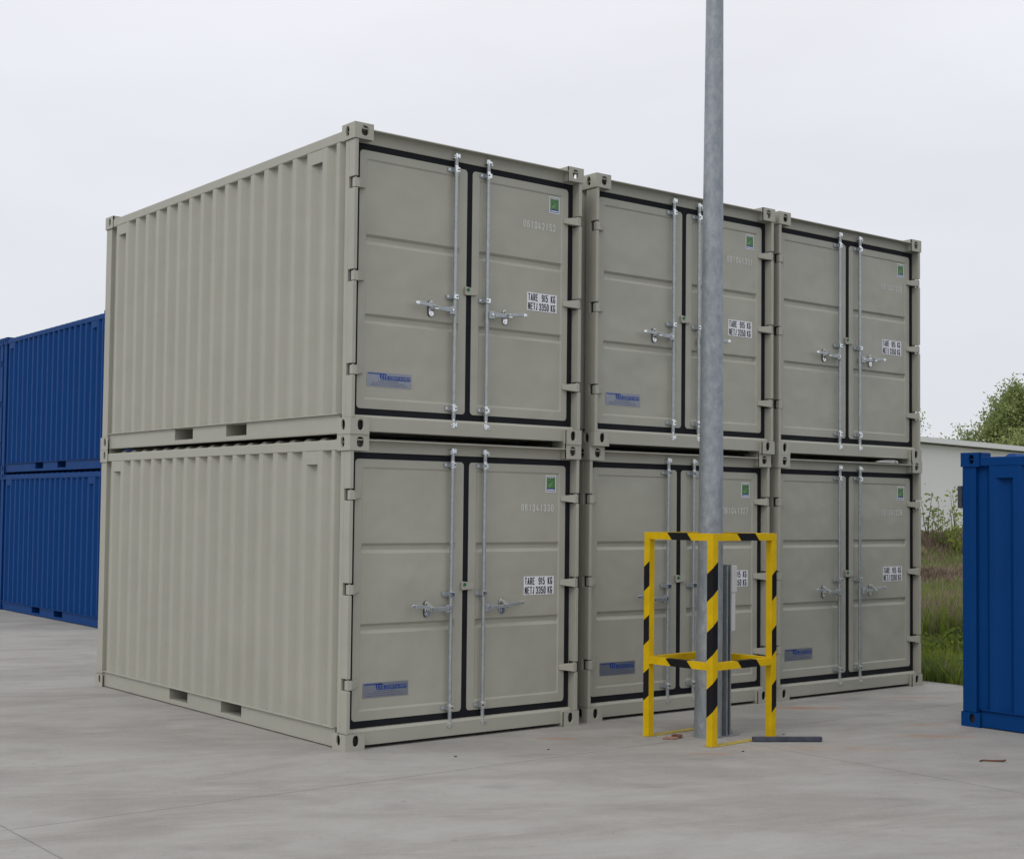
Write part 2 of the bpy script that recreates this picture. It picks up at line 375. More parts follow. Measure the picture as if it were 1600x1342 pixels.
def casting_plate(mb, org, ua, va, na, w_, h_, hole, mat, thick=.016, n=24):
    """rectangular plate w_ x h_ with an oval hole (cu, cv, ru, rv, power); na = outward normal"""
    org = Vector(org); ua = Vector(ua); va = Vector(va); na = Vector(na)
    cu, cv, ru, rv, pw = hole
    hp = []; rp = []
    angs = [2 * math.pi * i / n for i in range(n)]
    cor = [math.atan2(q[1] - cv, q[0] - cu) % (2 * math.pi) for q in ((0, 0), (w_, 0), (w_, h_), (0, h_))]
    cpt = [(0, 0), (w_, 0), (w_, h_), (0, h_)]
    for k, c in enumerate(cor):
        j = min(range(n), key=lambda i: min(abs(angs[i] - c), 2 * math.pi - abs(angs[i] - c))); angs[j] = c
    for a_ in angs:
        c, s_ = math.cos(a_), math.sin(a_)
        r = (abs(c / ru) ** pw + abs(s_ / rv) ** pw) ** (-1 / pw); hp.append((cu + r * c, cv + r * s_))
        ts = []
        if c > 1e-9: ts.append((w_ - cu) / c)
        if c < -1e-9: ts.append(-cu / c)
        if s_ > 1e-9: ts.append((h_ - cv) / s_)
        if s_ < -1e-9: ts.append(-cv / s_)
        t_ = min(ts); rp.append((cu + t_ * c, cv + t_ * s_))
    P = lambda q, d: org + ua * q[0] + va * q[1] - na * d
    vs = [P(q, 0) for q in rp] + [P(q, 0) for q in hp] + [P(q, thick) for q in hp] + [P(q, thick) for q in rp]
    F = []
    for i in range(n):
        j = (i + 1) % n
        F += [(i, j, n + j, n + i), (n + i, n + j, 2 * n + j, 2 * n + i), (2 * n + i, 2 * n + j, 3 * n + j, 3 * n + i)]
    if ua.cross(va).dot(na) < 0: F = [tuple(reversed(f)) for f in F]
    mb.add(vs, F, mat)

def casting(top, mat):
    """corner casting for the corner at the origin, body extends to +x, +y, +z; pose by mirroring"""
    mb = MB(); a, b_, c = .162, .178, .118
    cz = c - .068 if not top else .062
    fh = (.088, cz, .030, .037, 2.9) if top else (.088, .068, .0245, .039, 2.6)
    sh = (.100, cz, .0245, .039, 2.3) if top else (.100, .068, .0245, .039, 2.3)
    casting_plate(mb, (0, 0, 0), (1, 0, 0), (0, 0, 1), (0, -1, 0), a, c, fh, mat)         # end face
    casting_plate(mb, (0, 0, 0), (0, 1, 0), (0, 0, 1), (-1, 0, 0), b_, c, sh, mat)        # side face
    zt = c if top else 0
    casting_plate(mb, (0, 0, zt), (1, 0, 0), (0, 1, 0), (0, 0, 1 if top else -1), a, b_, (.085, .1, .032, .058, 3), mat)
    t = .016
    if top:
        # thin dark grey linings paint in the upper casting's inner shade; top slot stays open
        mb.box(t, a, b_ - t, b_, 0, c, mat); mb.box(a - t, a, t, b_ - t, 0, c, mat); mb.box(t, a - t, t, b_ - t, 0, t, mat)
        mb.box(t, a - t, b_ - t - .002, b_ - t, t, c - .012, CAV_SHADE); mb.box(a - t - .002, a - t, t, b_ - t - .002, t, c - .012, CAV_SHADE); mb.box(t, a - t - .002, t, b_ - t - .002, t, t + .002, CAV_SHADE)
    else:
        mb.box(t, a, b_ - t, b_, 0, c, mat); mb.box(a - t, a, t, b_ - t, 0, c, mat); mb.box(t, a - t, t, b_ - t, c - t, c, mat)
        mb.box(.034, a - .02, .034, b_ - .02, .004, c - .02, DARK)      # added dark block stands in for shade in the unpainted cavity
    return mb

PITCH = .2258
def wall_profile():
    d = .043; p = [(.135, d), (.19, d), (.218, 0), (.262, 0), (.305, d), (.348, d), (.397, 0)]
    y = .46
    for k in range(17):
        p += [(y + k * PITCH, 0)]
        if k < 16:
            q = y + k * PITCH; p += [(q + .048, d), (q + .112, d), (q + .163, 0)]
    q = y + 16 * PITCH
    p += [(q + .048, d), (q + .11, d), (q + .16, 0), (q + .215, 0), (q + .26, d), (LEN - .13, d)]
    return p

def make_container(paint_, name, stickers):
    root = empty(name, (0, 0, 0))
    # corner castings
    for top in (0, 1):
        for fx in (0, 1):
            for fy in (0, 1):
                mb = casting(top, paint_); o_ = (W if fx else 0, LEN if fy else 0, H - .118 if top else 0)
                mb.v = [(o_[0] + (-x if fx else x), o_[1] + (-y if fy else y), o_[2] + z) for x, y, z in mb.v]
                if fx != fy: mb.f = [tuple(reversed(f)) for f in mb.f]
                mb.build('corner_casting', root, bevel=.004, segs=2)
    hz = [(1.782, 1.868), (1.103, 1.191), (.424, .510)]
    # corner posts (front ones are notched for the hinges)
    for fx in (0, 1):
        X = (lambda x: W - x) if fx else (lambda x: x)
        def bx(mb, x0, x1, *r): a_, b_ = sorted((X(x0), X(x1))); mb.box(a_, b_, *r)
        mb = MB()
        bx(mb, .010, .046, .086, .138, .118, H - .118, paint_)
        zz = [.118] + [q for h_ in sorted(hz) for q in h_] + [H - .118]
        for k in range(0, len(zz), 2): bx(mb, .010, .040, .007, .086, zz[k], zz[k + 1], paint_)
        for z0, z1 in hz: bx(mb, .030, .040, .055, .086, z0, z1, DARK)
        mb.build('corner_post', root, bevel=.003, segs=2)
        mb = MB(); bx(mb, .010, .11, LEN - .135, LEN - .010, .118, H - .118, paint_); mb.build('corner_post', root, bevel=.004)
    # rails
    for fx in (0, 1):
        X = (lambda x: W - x) if fx else (lambda x: x)
        def bx(mb, x0, x1, *r): a_, b_ = sorted((X(x0), X(x1))); mb.box(a_, b_, *r)
        mb = MB(); bx(mb, .004, .055, .178, LEN - .178, 2.147, 2.222, paint_); mb.build('top_rail', root, bevel=.006)
        mb = MB()
        y0, y1 = .178, LEN - .178; P1, P2 = (1.61, 1.965), (2.585, 2.94)
        for ya, yb in ((y0, P1[0]), (P1[1], P2[0]), (P2[1], y1)): bx(mb, .022, .030, ya, yb, .014, .147, paint_)
        for ya, yb in (P1, P2): bx(mb, .022, .030, ya, yb, .014, .046, paint_)
        bx(mb, -.0005, .05, y0, y1, .146, .1535, paint_)
        bx(mb, .022, .07, y0, y1, .008, .014, paint_)
        mb.build('bottom_rail', root, bevel=.002)
    for ya, yb in ((1.61, 1.965), (2.585, 2.94)):                     # forklift tunnels right across the floor
        mb = MB()
        mb.box(.030, W - .03, ya - .004, ya, .046, .146, paint_); mb.box(.030, W - .03, yb, yb + .004, .046, .146, paint_)
        mb.box(.030, W - .03, ya, yb, .040, .046, paint_); mb.box(.030, W - .03, ya, yb, .141, .147, paint_)
        mb.build('fork_pocket', root)
    # side walls
    prof = wall_profile()
    for fx in (0, 1):
        mb = MB(); X = (lambda x: W - x) if fx else (lambda x: x)
        vs = [(X(.007 + d), y, z) for z in (.150, 2.150) for y, d in prof]; n = len(prof)
        F = [(i, i + 1, n + i + 1, n + i) for i in range(n - 1)]
        if not fx: F = [tuple(reversed(f)) for f in F]
        mb.add(vs, F, paint_)
        for y in (.46, .46 + 16 * PITCH):                              # lashing plates that close two of the channels at the top
            a_, b_ = sorted((X(.006), X(.012))); mb.box(a_, b_, y - .004, y + .167, 2.047, 2.147, paint_)
        mb.build('side_wall', root, bevel=.004, segs=1)
    # end wall
    mb = MB(); pr = [(.11, .0)]; x = .14
    while x + .228 < W - .1: pr += [(x, 0), (x + .04, .036), (x + .10, .036), (x + .14, 0)]; x += .228
    pr += [(W - .11, 0)]
    vs = [(x_, LEN - .02 - d, z) for z in (.12, 2.147) for x_, d in pr]; n = len(pr)
    mb.add(vs, [tuple(reversed((i, i + 1, n + i + 1, n + i))) for i in range(n - 1)], paint_)
    mb.build('end_wall', root)
    mb = MB(); mb.box(.162, W - .162, LEN - .055, LEN - .006, 2.147, 2.23, paint_); mb.build('end_header', root, bevel=.005)
    mb = MB(); mb.box(.162, W - .162, LEN - .03, LEN - .006, .014, .12, paint_); mb.build('end_sill', root, bevel=.004)
    # roof: corrugated across the width
    mb = MB(); pr = [(.10, 2.214)]; y = .17
    while y + .228 < LEN - .1: pr += [(y, 2.214), (y + .05, 2.247), (y + .105, 2.247), (y + .155, 2.214)]; y += .228
    pr += [(LEN - .06, 2.214)]
    n = len(pr); vs = [(x_, y_, z if k in (1, 2) else 2.212) for k, x_ in enumerate((.022, .072, W - .072, W - .022)) for y_, z in pr]
    mb.add(vs, [(r_ * n + i, (r_ + 1) * n + i, (r_ + 1) * n + i + 1, r_ * n + i + 1) for r_ in range(3) for i in range(n - 1)], paint_)
    for x_ in (.022, W - .022):                                           # closed ends of the waves
        b0 = [(x_, y_, 2.20) for y_, z in pr]; b1 = [(x_, y_, 2.212) for y_, z in pr]
        F = [(i, i + 1, n + i + 1, n + i) for i in range(n - 1)]
        if x_ < 1: F = [tuple(reversed(f)) for f in F]
        mb.add(b0 + b1, F, paint_)
    mb.box(.05, W - .05, .13, LEN - .06, 2.15, 2.17, DARK)
    mb.build('roof', root)
    mb = MB(); mb.box(.06, W - .06, .10, LEN - .06, .149, .16, WOOD)
    for k in range(12):
        y = .3 + k * .35
        if 1.5 < y < 2.0 or 2.5 < y < 3.0: continue
        mb.box(.035, W - .035, y, y + .05, .03, .145, paint_)
    mb.build('floor', root)
    # door header with its rain lip, and sill
    mb = MB(); mb.prism([(.006, 2.226), (.006, 2.216), (.058, 2.214), (.066, 2.204), (.070, 2.180), (.072, 2.160), (.074, 2.134), (.12, 2.134), (.12, 2.226)], 0, .05, W - .05, paint_)
    mb.build('door_header', root, bevel=.003)
    mb = MB(); mb.prism([(.038, .024), (.038, .125), (.050, .143), (.12, .143), (.12, .024)], 0, .05, W - .05, paint_)
    mb.build('door_sill', root, bevel=.003)
    # doors
    leafm_ = TAN_D if paint_ is TAN else paint_
    for side in (0, 1):
        X = (lambda x: W - x) if side else (lambda x: x)
        dm = MB(); xo, xi = .098, 1.0745                                   # outer and inner edge of the leaf
        pa, pb = .157, 1.005; z0, z1 = .194, 2.087; pz0, pz1 = .262, 2.028
        flip = (lambda F: [tuple(reversed(f)) for f in F]) if side else (lambda F: F)
        def q4(a_, b_, c, d): dm.add([(X(p[0]), p[1], p[2]) for p in (a_, b_, c, d)], flip([(0, 1, 2, 3)]), leafm_)
        zp = [(pz0, 0), (pz0 + .014, .007), (.818, .007), (.846, .026), (.872, .026), (.890, .007), (1.400, .007), (1.428, .026), (1.454, .026), (1.474, .007), (pz1 - .012, .007), (pz1, 0)]
        y = DY
        # flat rim, rounded outer corners
        rc = .028
        def rim(cx, cz, a0):
            return [(cx + rc * math.cos(a0 + k * math.pi / 10), cz + rc * math.sin(a0 + k * math.pi / 10)) for k in range(6)]
        outline = rim(xi - rc, z1 - rc, 0) + rim(xo + rc, z1 - rc, math.pi / 2) + rim(xo + rc, z0 + rc, math.pi) + rim(xi - rc, z0 + rc, 1.5 * math.pi)
        inner = [(pb, pz1)] * 3 + [(pb, pz1)] * 3 + [(pa, pz1)] * 6 + [(pa, pz0)] * 6 + [(pb, pz0)] * 6
        no = len(outline)
        for i in range(no):
            j = (i + 1) % no
            vs = [(X(outline[i][0]), y, outline[i][1]), (X(outline[j][0]), y, outline[j][1]), (X(inner[j][0]), y, inner[j][1]), (X(inner[i][0]), y, inner[i][1])]
            if inner[i] == inner[j]: dm.add(vs[:3], flip([(2, 1, 0)]), leafm_)
            else: dm.add(vs, flip([(3, 2, 1, 0)]), leafm_)
            dm.add([(X(outline[i][0]), y, outline[i][1]), (X(outline[j][0]), y, outline[j][1]), (X(outline[j][0]), y + .04, outline[j][1]), (X(outline[i][0]), y + .04, outline[i][1])], flip([(0, 1, 2, 3)]), leafm_)
        e_ = .012
        for (za, da), (zb, db) in zip(zp[:-1], zp[1:]):
            q4((pa + e_, y + da, za), (pb - e_, y + da, za), (pb - e_, y + db, zb), (pa + e_, y + db, zb))
            q4((pa, y, za), (pa + e_, y + da, za), (pa + e_, y + db, zb), (pa, y, zb))
            q4((pb - e_, y + da, za), (pb, y, za), (pb, y, zb), (pb - e_, y + db, zb))
        door = dm.build('door', root)
        def bx(mb, x0, x1, *r): a_, b_ = sorted((X(x0), X(x1))); mb.box(a_, b_, *r)
        # gasket frame round the leaf
        mb = MB(); gy0, gy1 = y + .003, y + .045
        bx(mb, .046, .106, gy0, gy1, .143, 2.134, RUBBER)
        bx(mb, .106, 1.10, gy0, gy1, 2.080, 2.134, RUBBER); bx(mb, .106, 1.10, gy0, gy1, .143, .200, RUBBER)
        bx(mb, 1.068, 1.10, gy0, gy1, .200, 2.080, RUBBER)
        bx(mb, .106, .134, gy0, gy1, .200, .230, RUBBER); bx(mb, .106, .134, gy0, gy1, 2.050, 2.080, RUBBER)
        bx(mb, 1.038, 1.068, gy0, gy1, .200, .230, RUBBER); bx(mb, 1.038, 1.068, gy0, gy1, 2.050, 2.080, RUBBER)
        mb.build('gasket', door)
        # hinges: lug in the post notch, blade on the leaf
        for z0h, z1h in hz:
            mb = MB(); zc = (z0h + z1h) / 2
            za, zb = z0h + .006, z1h - .012
            pts = [(.016, .010), (.050, .006), (.150, DY - .006), (.150, DY), (.095, DY), (.016, .050)]
            pp = [(X(p[0]), p[1]) for p in pts]
            n_ = len(pts)
            # blade tapers in height towards the leaf
            hh = {.016: (za, zb), .050: (za, zb), .150: (zc - .020, zc + .018), .095: (za + .008, zb - .006)}
            vs = [(X(p[0]), p[1], hh[p[0]][0]) for p in pts] + [(X(p[0]), p[1], hh[p[0]][1]) for p in pts]
            F = [(i, (i + 1) % n_, n_ + (i + 1) % n_, n_ + i) for i in range(n_)] + [tuple(range(n_ - 1, -1, -1)), tuple(range(n_, 2 * n_))]
            mb.add(vs, flip(F), paint_)
            mb.cyl((X(.030), .026, za - .004), (X(.030), .026, zb + .006), .0095, .0095, paint_, 12)
            mb.build('hinge', door, bevel=.002, segs=1)
        # lock rod
        rx, ry, rr = .945, DY - .032, .0150
        mb = MB(); mb.cyl((X(rx), ry, .150), (X(rx), ry, 2.150), rr, rr, ZINC, 18)
        mb.cyl((X(rx), ry, .135), (X(rx), ry, .19), rr * .8, rr * .8, CHROME, 14)
        for zc in (.235, 2.065): mb.cyl((X(rx), ry, zc - .028), (X(rx), ry, zc + .028), rr * 1.22, rr * 1.22, CHROME, 18)
        for zc, sgn in ((.105, 1), (2.165, -1)):                              # cam ends in their keepers
            mb.cyl((X(rx), ry, zc - .022), (X(rx), ry, zc + .022), .015, .015, CHROME, 12)
            bx(mb, rx - .030, rx - .016, ry - .014, ry + .03, zc - .020, zc + .006, CHROME)
            bx(mb, rx + .014, rx + .026, ry - .014, ry + .03, zc - .012, zc + .020, CHROME)
            bx(mb, rx - .016, rx + .016, ry - .020, ry - .012, zc - .008, zc + .010, CHROME)
            mb.cyl((X(rx - .023), ry - .022, zc - .006), (X(rx - .023), ry - .010, zc - .006), .006, .006, ZINC, 8)
        mb.build('lock_rod', door)
        for zc, sgn in ((.232, 1), (1.085, 1), (2.062, 1)):
            mb = MB()
            x0b, x1b = (rx - .062, rx + .030)
            if side: x0b, x1b = (rx - .034, rx + .062)
            bx(mb, x0b, x1b, DY - .010, DY - .002, zc - .018, zc + .018, ZINC)
            bx(mb, rx - .020, rx + .020, ry - .021, ry - .015, zc - .018, zc + .018, CHROME)
            bx(mb, rx - .024, rx - .018, ry - .021, DY - .004, zc - .018, zc + .018, ZINC); bx(mb, rx + .018, rx + .024, ry - .021, DY - .004, zc - .018, zc + .018, ZINC)
            xb = x0b + .014 if not side else x1b - .014
            mb.cyl((X(xb), DY - .016, zc), (X(xb), DY - .008, zc), .009, .009, CHROME, 10)
            mb.cyl((X(rx + .008), ry - .026, zc), (X(rx + .008), ry - .02, zc), .006, .006, DARK, 8)
            mb.build('rod_bracket', door, bevel=.0015, segs=1)
        # handle with hub, and its catch
        zc = .975
        mb = MB(); bx(mb, rx - .062, rx - .006, ry - .026, ry + .006, zc - .030, zc + .030, ZINC)
        mb.cyl((X(rx - .036), ry - .034, zc + .004), (X(rx - .036), ry - .024, zc + .004), .0085, .0085, CHROME, 12)
        bar = [(.885, zc + .020, zc - .016), (.80, zc + .015, zc - .015), (.755, zc + .022, zc - .004), (.72, zc + .028, zc + .002), (.60, zc + .036, zc + .006), (.566, zc + .030, zc + .012)]
        yb = ry - .020
        for (xa, ta, ba), (xb_, tb, bb) in zip(bar[:-1], bar[1:]):
            yy = (yb, yb - .012)
            vs = [(X(xa), yy[1], ba), (X(xb_), yy[1], bb), (X(xb_), yy[1], tb), (X(xa), yy[1], ta), (X(xa), yy[0], ba), (X(xb_), yy[0], bb), (X(xb_), yy[0], tb), (X(xa), yy[0], ta)]
            mb.add(vs, [(0, 1, 2, 3), (4, 7, 6, 5), (0, 4, 5, 1), (3, 2, 6, 7), (0, 3, 7, 4), (1, 5, 6, 2)], ZINC if xa > .7 else CHROME)
        mb.build('handle', door, bevel=.003, segs=2)
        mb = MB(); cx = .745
        mb.prism([(X(cx - .006) + .0245 * math.cos(a_), zc + (.040 if math.sin(a_) > 0 else -.032) + .0245 * math.sin(a_)) for a_ in [k * math.pi / 8 for k in range(16)]], 1, DY - .004, DY + .004, DARK)  # dark backing plate paints in the gap shadow round the catch
        mb.prism([(X(cx) + .023 * math.cos(a_), zc + (.040 if math.sin(a_) > 0 else -.032) + .023 * math.sin(a_)) for a_ in [k * math.pi / 8 for k in range(16)]], 1, DY - .008, DY - .002, CHROME)
        bx(mb, cx - .016, cx + .018, yb - .028, DY - .004, zc - .008, zc + .004, CHROME)
        mb.add([(X(cx - .016), DY - .008, zc + .058), (X(cx + .012), DY - .008, zc + .058), (X(cx + .026), yb - .030, zc + .014), (X(cx - .012), yb - .030, zc + .014),
                (X(cx - .016), DY - .004, zc + .050), (X(cx + .012), DY - .004, zc + .050), (X(cx + .020), yb - .020, zc + .006), (X(cx - .008), yb - .020, zc + .006)],
               [(0, 1, 2, 3), (7, 6, 5, 4), (0, 4, 5, 1), (1, 5, 6, 2), (2, 6, 7, 3), (3, 7, 4, 0)], CHROME)
        mb.cyl((X(cx), DY - .014, zc - .034), (X(cx), DY - .006, zc - .034), .0075, .0075, CHROME, 10)
        mb.cyl((X(cx), DY - .014, zc + .046), (X(cx), DY - .006, zc + .046), .006, .006, DARK, 10)
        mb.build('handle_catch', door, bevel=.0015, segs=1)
        if side:
            mb = MB(); mb.prism([(1.052, 1.172), (1.062, 1.178), (1.168, 1.166), (1.168, 1.120), (1.062, 1.112), (1.052, 1.122)], 1, DY - .022, DY - .002, paint_)
            clip = mb.build('overlap_plate', door, bevel=.002)
            mb = MB(); mb.cyl((1.078, DY - .030, 1.155), (1.078, DY - .0222, 1.155), .013, .012, GREEND, 14); mb.build('green_cap', clip) if False else mb.build('green_cap', door)
        if stickers and not side:
            ys = DY + .0048
            mb = MB(); x0, x1, z0s, z1s = .196, .592, .352, .459; zz = lambda f: z1s - f * (z1s - z0s); xx = lambda f: x0 + f * (x1 - x0)
            mb.box(x0, x1, ys, ys + .001, z0s, z1s, PLATE)
            yt = ys - .0012
            mb.box(xx(.03), xx(.42), yt, ys, zz(.14), zz(.06), LBLUE)
            mb.prism([(xx(.28) + .0, zz(.20)), (xx(.30), zz(.12)), (xx(.42), zz(.08)), (xx(.455), zz(.20)), (xx(.97), zz(.20)), (xx(.975), zz(.44)), (xx(.955), zz(.50)), (xx(.33), zz(.50)), (xx(.295), zz(.42))], 1, yt, ys, LBLUE)
            letter(mb, 'CTX', xx(.315), zz(.45), .030, .0165, .004, yt - .0008, PLATE, .0042)
            letter(mb, 'CONTAINER', xx(.50), zz(.44), .022, .0175, .0045, yt - .0008, PLATE, .0036)
            rr_ = random.Random(3)
            for f, a_, b_ in ((.60, .25, .70), (.73, .13, .83), (.87, .09, .90)):
                x = a_
                while x < b_:
                    wd = rr_.uniform(.02, .07); mb.box(xx(x), xx(min(b_, x + wd)), yt, ys, zz(f + .032), zz(f - .032), PLTXT); x += wd + rr_.uniform(.008, .02)
            mb.build('name_plate', door)
        if stickers and side:
            ys = DY + .0048
            mb = MB(); x0, x1, z0s, z1s = 1.674, 1.984, 1.062, 1.208
            mb.box(x0, x1, ys, ys + .001, z0s, z1s, WHITE); yt = ys - .001
            hgt = .058
            for zb, items in ((z1s - .008 - hgt, (('TARE', .010, .088), ('915', .150, .066), ('KG', .245, .070))), (z0s + .007, (('NET', .010, .076), ('!', .090, .009), ('3350', .124, .098), ('KG', .245, .070)))):
                for s_, dx, wd in items: letter(mb, s_, x0 + dx, zb, hgt, .0218, .0045, yt, BLACKV, .0078)
            mb.build('weight_sticker', door)
            mb = MB(); x0, x1, z0s, z1s = 1.905, 2.011, 1.868, 2.003
            mb.box(x0, x1, ys, ys + .001, z0s, z1s, WHITE)
            mb.box(x0 + .008, x1 - .008, ys - .001, ys, z0s + .032, z1s - .007, GREEN); mb.box(x0 + .008, x1 - .008, ys - .001, ys, z0s + .008, z0s + .032, LBLUE)
            mb.box(x0 + .008, x1 - .008, ys - .0013, ys - .001, z1s - .027, z1s - .007, GREEN2)
            letter(mb, 'GREEN', x0 + .014, z1s - .023, .013, .0125, .0035, ys - .0018, WHITE, .0028)
            mb.box(x0 + .014, x1 - .014, ys - .0016, ys - .001, z0s + .014, z0s + .022, WHITE)
            cx, cz = (x0 + x1) / 2, (z0s + z1s) / 2 - .004
            mb.prism([(cx - .028, cz + .004), (cx - .018, cz - .024), (cx - .010, cz - .024), (cx + .030, cz + .030), (cx + .014, cz + .020), (cx - .012, cz - .008)], 1, ys - .0018, ys - .001, PALEG)
            mb.build('green_sticker', door)
    return root

def number_mesh(num):
    mb = MB(); x = 1.646
    for ch in num:
        letter(mb, ch, x + (.006 if ch == '1' else 0), 1.716, .056, .025, 0, DY + .0042, STENCIL, .0068); x += .0385
    me = mb.build('serial_number'); return me

doorless = None
tan = make_container(TAN, 'shipping_container', True)
def add_number(root, num):
    door = [c for c in COL.objects if c.parent == root and c.name.startswith('door') and not c.name.startswith('door_')][-1]
    o = number_mesh(num); o.parent = door
rows = [
 # x, y, z, yaw, number, label
 (0, 0, 0, 0, '061041330', 'beige container numbered 061041330 at the bottom of the left stack, its ribbed side in view'),
 (-.0046, -.008, H, -.0003, '061042152', 'beige container on top of the left stack, nearest the camera, number 061042152 on its door'),
 (2.3321, .0435, 0, -.0123, '061041327', 'beige container at ground level in the middle, right behind the yellow and black guard frame'),
 (2.3456, .0023, H, -.0067, '061041331', 'beige container on top of the middle stack, crossed by the galvanised pole, number 061041331'),
 (4.6134, -.0018, 0, .0005, '061041328', 'beige container at ground level on the right end of the row beside the grass'),
 (4.6136, -.0034, H, .0044, '061041329', 'beige container on top of the right stack with open sky right beside it'),
]
tans = []
for i, (x, y, z, a_, num, lab) in enumerate(rows):
    o = tan if i == 0 else copy_tree(tan)
    tans.append(o)
for o, (x, y, z, a_, num, lab) in zip(tans, rows):
    o.location = (x, y, z); o.rotation_euler = (0, 0, a_)
    tag(o, lab, 'shipping container', 'beige containers stacked two high in three columns')
    add_number(o, num)
    vr = random.Random(num)
    for d_ in [c for c in COL.objects if c.parent == o and c.name.split('.')[0] == 'door']:
        for c in [c for c in COL.objects if c.parent == d_]:
            k = c.name.split('.')[0]
            if k in ('name_plate', 'weight_sticker', 'green_sticker', 'serial_number'): c.location = (vr.uniform(-.010, .010), 0, vr.uniform(-.008, .008))
            if k == 'name_plate' and num == '061041329': bpy.data.objects.remove(c); continue
            if k == 'handle':
                xm = sum(v.co.x for v in c.data.vertices) / len(c.data.vertices); pv_ = Vector((.945 if xm < 1.1 else W - .945, 0, .975))
                M_ = Matrix.Translation(pv_) @ Matrix.Rotation(R(vr.uniform(-1.6, 1.6)), 4, 'Y') @ Matrix.Translation(-pv_); c.matrix_local = M_

blue = make_container(BLUE, 'shipping_container', False)
by = R(-.86)
def along(o0, d, a_): return (o0[0] - math.sin(a_) * d, o0[1] + math.cos(a_) * d)
o0 = (2.415, 10.30)
spots = [(o0[0], o0[1], 0, by, 'bottom blue container of the stack seen behind the left beige stack'),
         (o0[0], o0[1], H, by, 'top blue container of the stack behind the left beige one, its rail against the sky'),
         (*along(o0, 4.60, by), 0, by, 'lower container of the farther blue stack, a sliver at the left edge'),
         (*along(o0, 4.60, by), H, by, 'upper container of the farther blue stack, its corner showing at the left edge'),
         (4.795, -1.80 - LEN, 0, 0, 'single blue container cut off by the right edge of the photo, standing on the concrete')]
for i, (x, y, z, a_, lab) in enumerate(spots):
    o = blue if i == 0 else copy_tree(blue)
    spots[i] = (o, x, y, z, a_, lab)
for o, x, y, z, a_, lab in spots:
    o.location = (x, y, z * .99); o.rotation_euler = (0, 0, a_); o.scale = (1, 1, .99)
    tag(o, lab, 'shipping container', 'blue containers around the yard')
# protruding bracket on the rear end of the right blue container
mb = MB(); mb.box(.0, .06, LEN - .008, LEN + .030, 1.80, 1.985, DBAR); ob = mb.build('lock_bracket', spots[4][0], bevel=.003)

# ------------------------------------------------------------------ pole
mb = MB(); px_, py_ = 2.645, -1.005; n = 40; prev = None
rings = [(0, .1065), (1.2, .0985), (2.26, .0915), (4.0, .0795), (5.8, .0680), (8.0, .054), (8.03, .0)]
vs = []
for z, r in rings:
    for k in range(n): t = 2 * math.pi * k / n; vs.append((r * math.cos(t) + z * .0040 + .017 * min(1, z / 1.2), r * math.sin(t), z))
mb.add(vs, [(j * n + k, j * n + (k + 1) % n, (j + 1) * n + (k + 1) % n, (j + 1) * n + k) for j in range(len(rings) - 1) for k in range(n)], GALV, True)
o = mb.build('street_pole'); o.location = (px_ - .008, py_, 0)
tag(o, 'tall tapered galvanised steel pole rising inside the yellow and black guard frame', 'pole')

# ------------------------------------------------------------------ guard frame
gx, gy, ga, gb, gh, gt = 2.2936, -1.3788, .7619, .6877, 1.5675, .0571
gr = empty('guard_frame', (gx, gy, 0), .06395)
tag(gr, 'yellow square-tube guard frame with black diagonal stripes standing round the pole', 'guard frame')
E_ = .0012
def stripe_x(mb, x0, x1, zl0, zl1, zr0, zr1, y):       # on a face looking -Y; z at left (x0) and right (x1)
    mb.prism([(x0, zl0), (x1, zr0), (x1, zr1), (x0, zl1)], 1, y - E_, y, TAPE)
def stripe_y(mb, ya, yb, za0, za1, zb0, zb1, x):       # on a face looking -X
    mb.prism([(ya, za0), (yb, zb0), (yb, zb1), (ya, za1)], 0, x - E_, x, TAPE)
rt = .054
posts = {'near': (0, 0), 'left': (0, gb - gt), 'right': (ga - gt, 0), 'back': (ga - gt, gb - gt)}
for nme, (x, y) in posts.items():
    mb = MB(); mb.box(x, x + gt, y, y + gt, .007, gh - rt, YEL)
    sl_ = .0465
    if nme == 'near':
        for zt, zb in ((1.268, 1.062), (.836, .630), (.418, .211)):
            stripe_y(mb, gt, 0, zb, zt, zb + sl_, zt + sl_, 0); stripe_x(mb, -E_, gt, zb + sl_, zt + sl_, zb + 2 * sl_, zt + 2 * sl_, 0)
    if nme == 'left':
        for zt, zb in ((1.299, 1.110), (.888, .695), (.479, .270)): stripe_y(mb, y + gt, y, zb, zt, zb + sl_, zt + sl_, 0)
    if nme in ('right',):
        for zt, zb in ((1.243, 1.047), (.818, .625), (.400, .194)): stripe_x(mb, x, x + gt, zb, zt, zb + sl_, zt + sl_, 0)
    if nme in ('back', 'left'):
        for zt, zb in ((1.243, 1.047), (.818, .625), (.400, .194)):   # outer faces turned away from the camera
            mb.prism([(x, zb + sl_), (x + gt, zb), (x + gt, zt), (x, zt + sl_)], 1, y + gt, y + gt + E_, TAPE)
    if nme in ('back', 'right'):
        for zt, zb in ((1.268, 1.062), (.836, .630), (.418, .211)):
            mb.prism([(y, zb), (y + gt, zb + sl_), (y + gt, zt + sl_), (y, zt)], 0, x + gt, x + gt + E_, TAPE)
    mb.build('post', gr, bevel=.0022, segs=2)
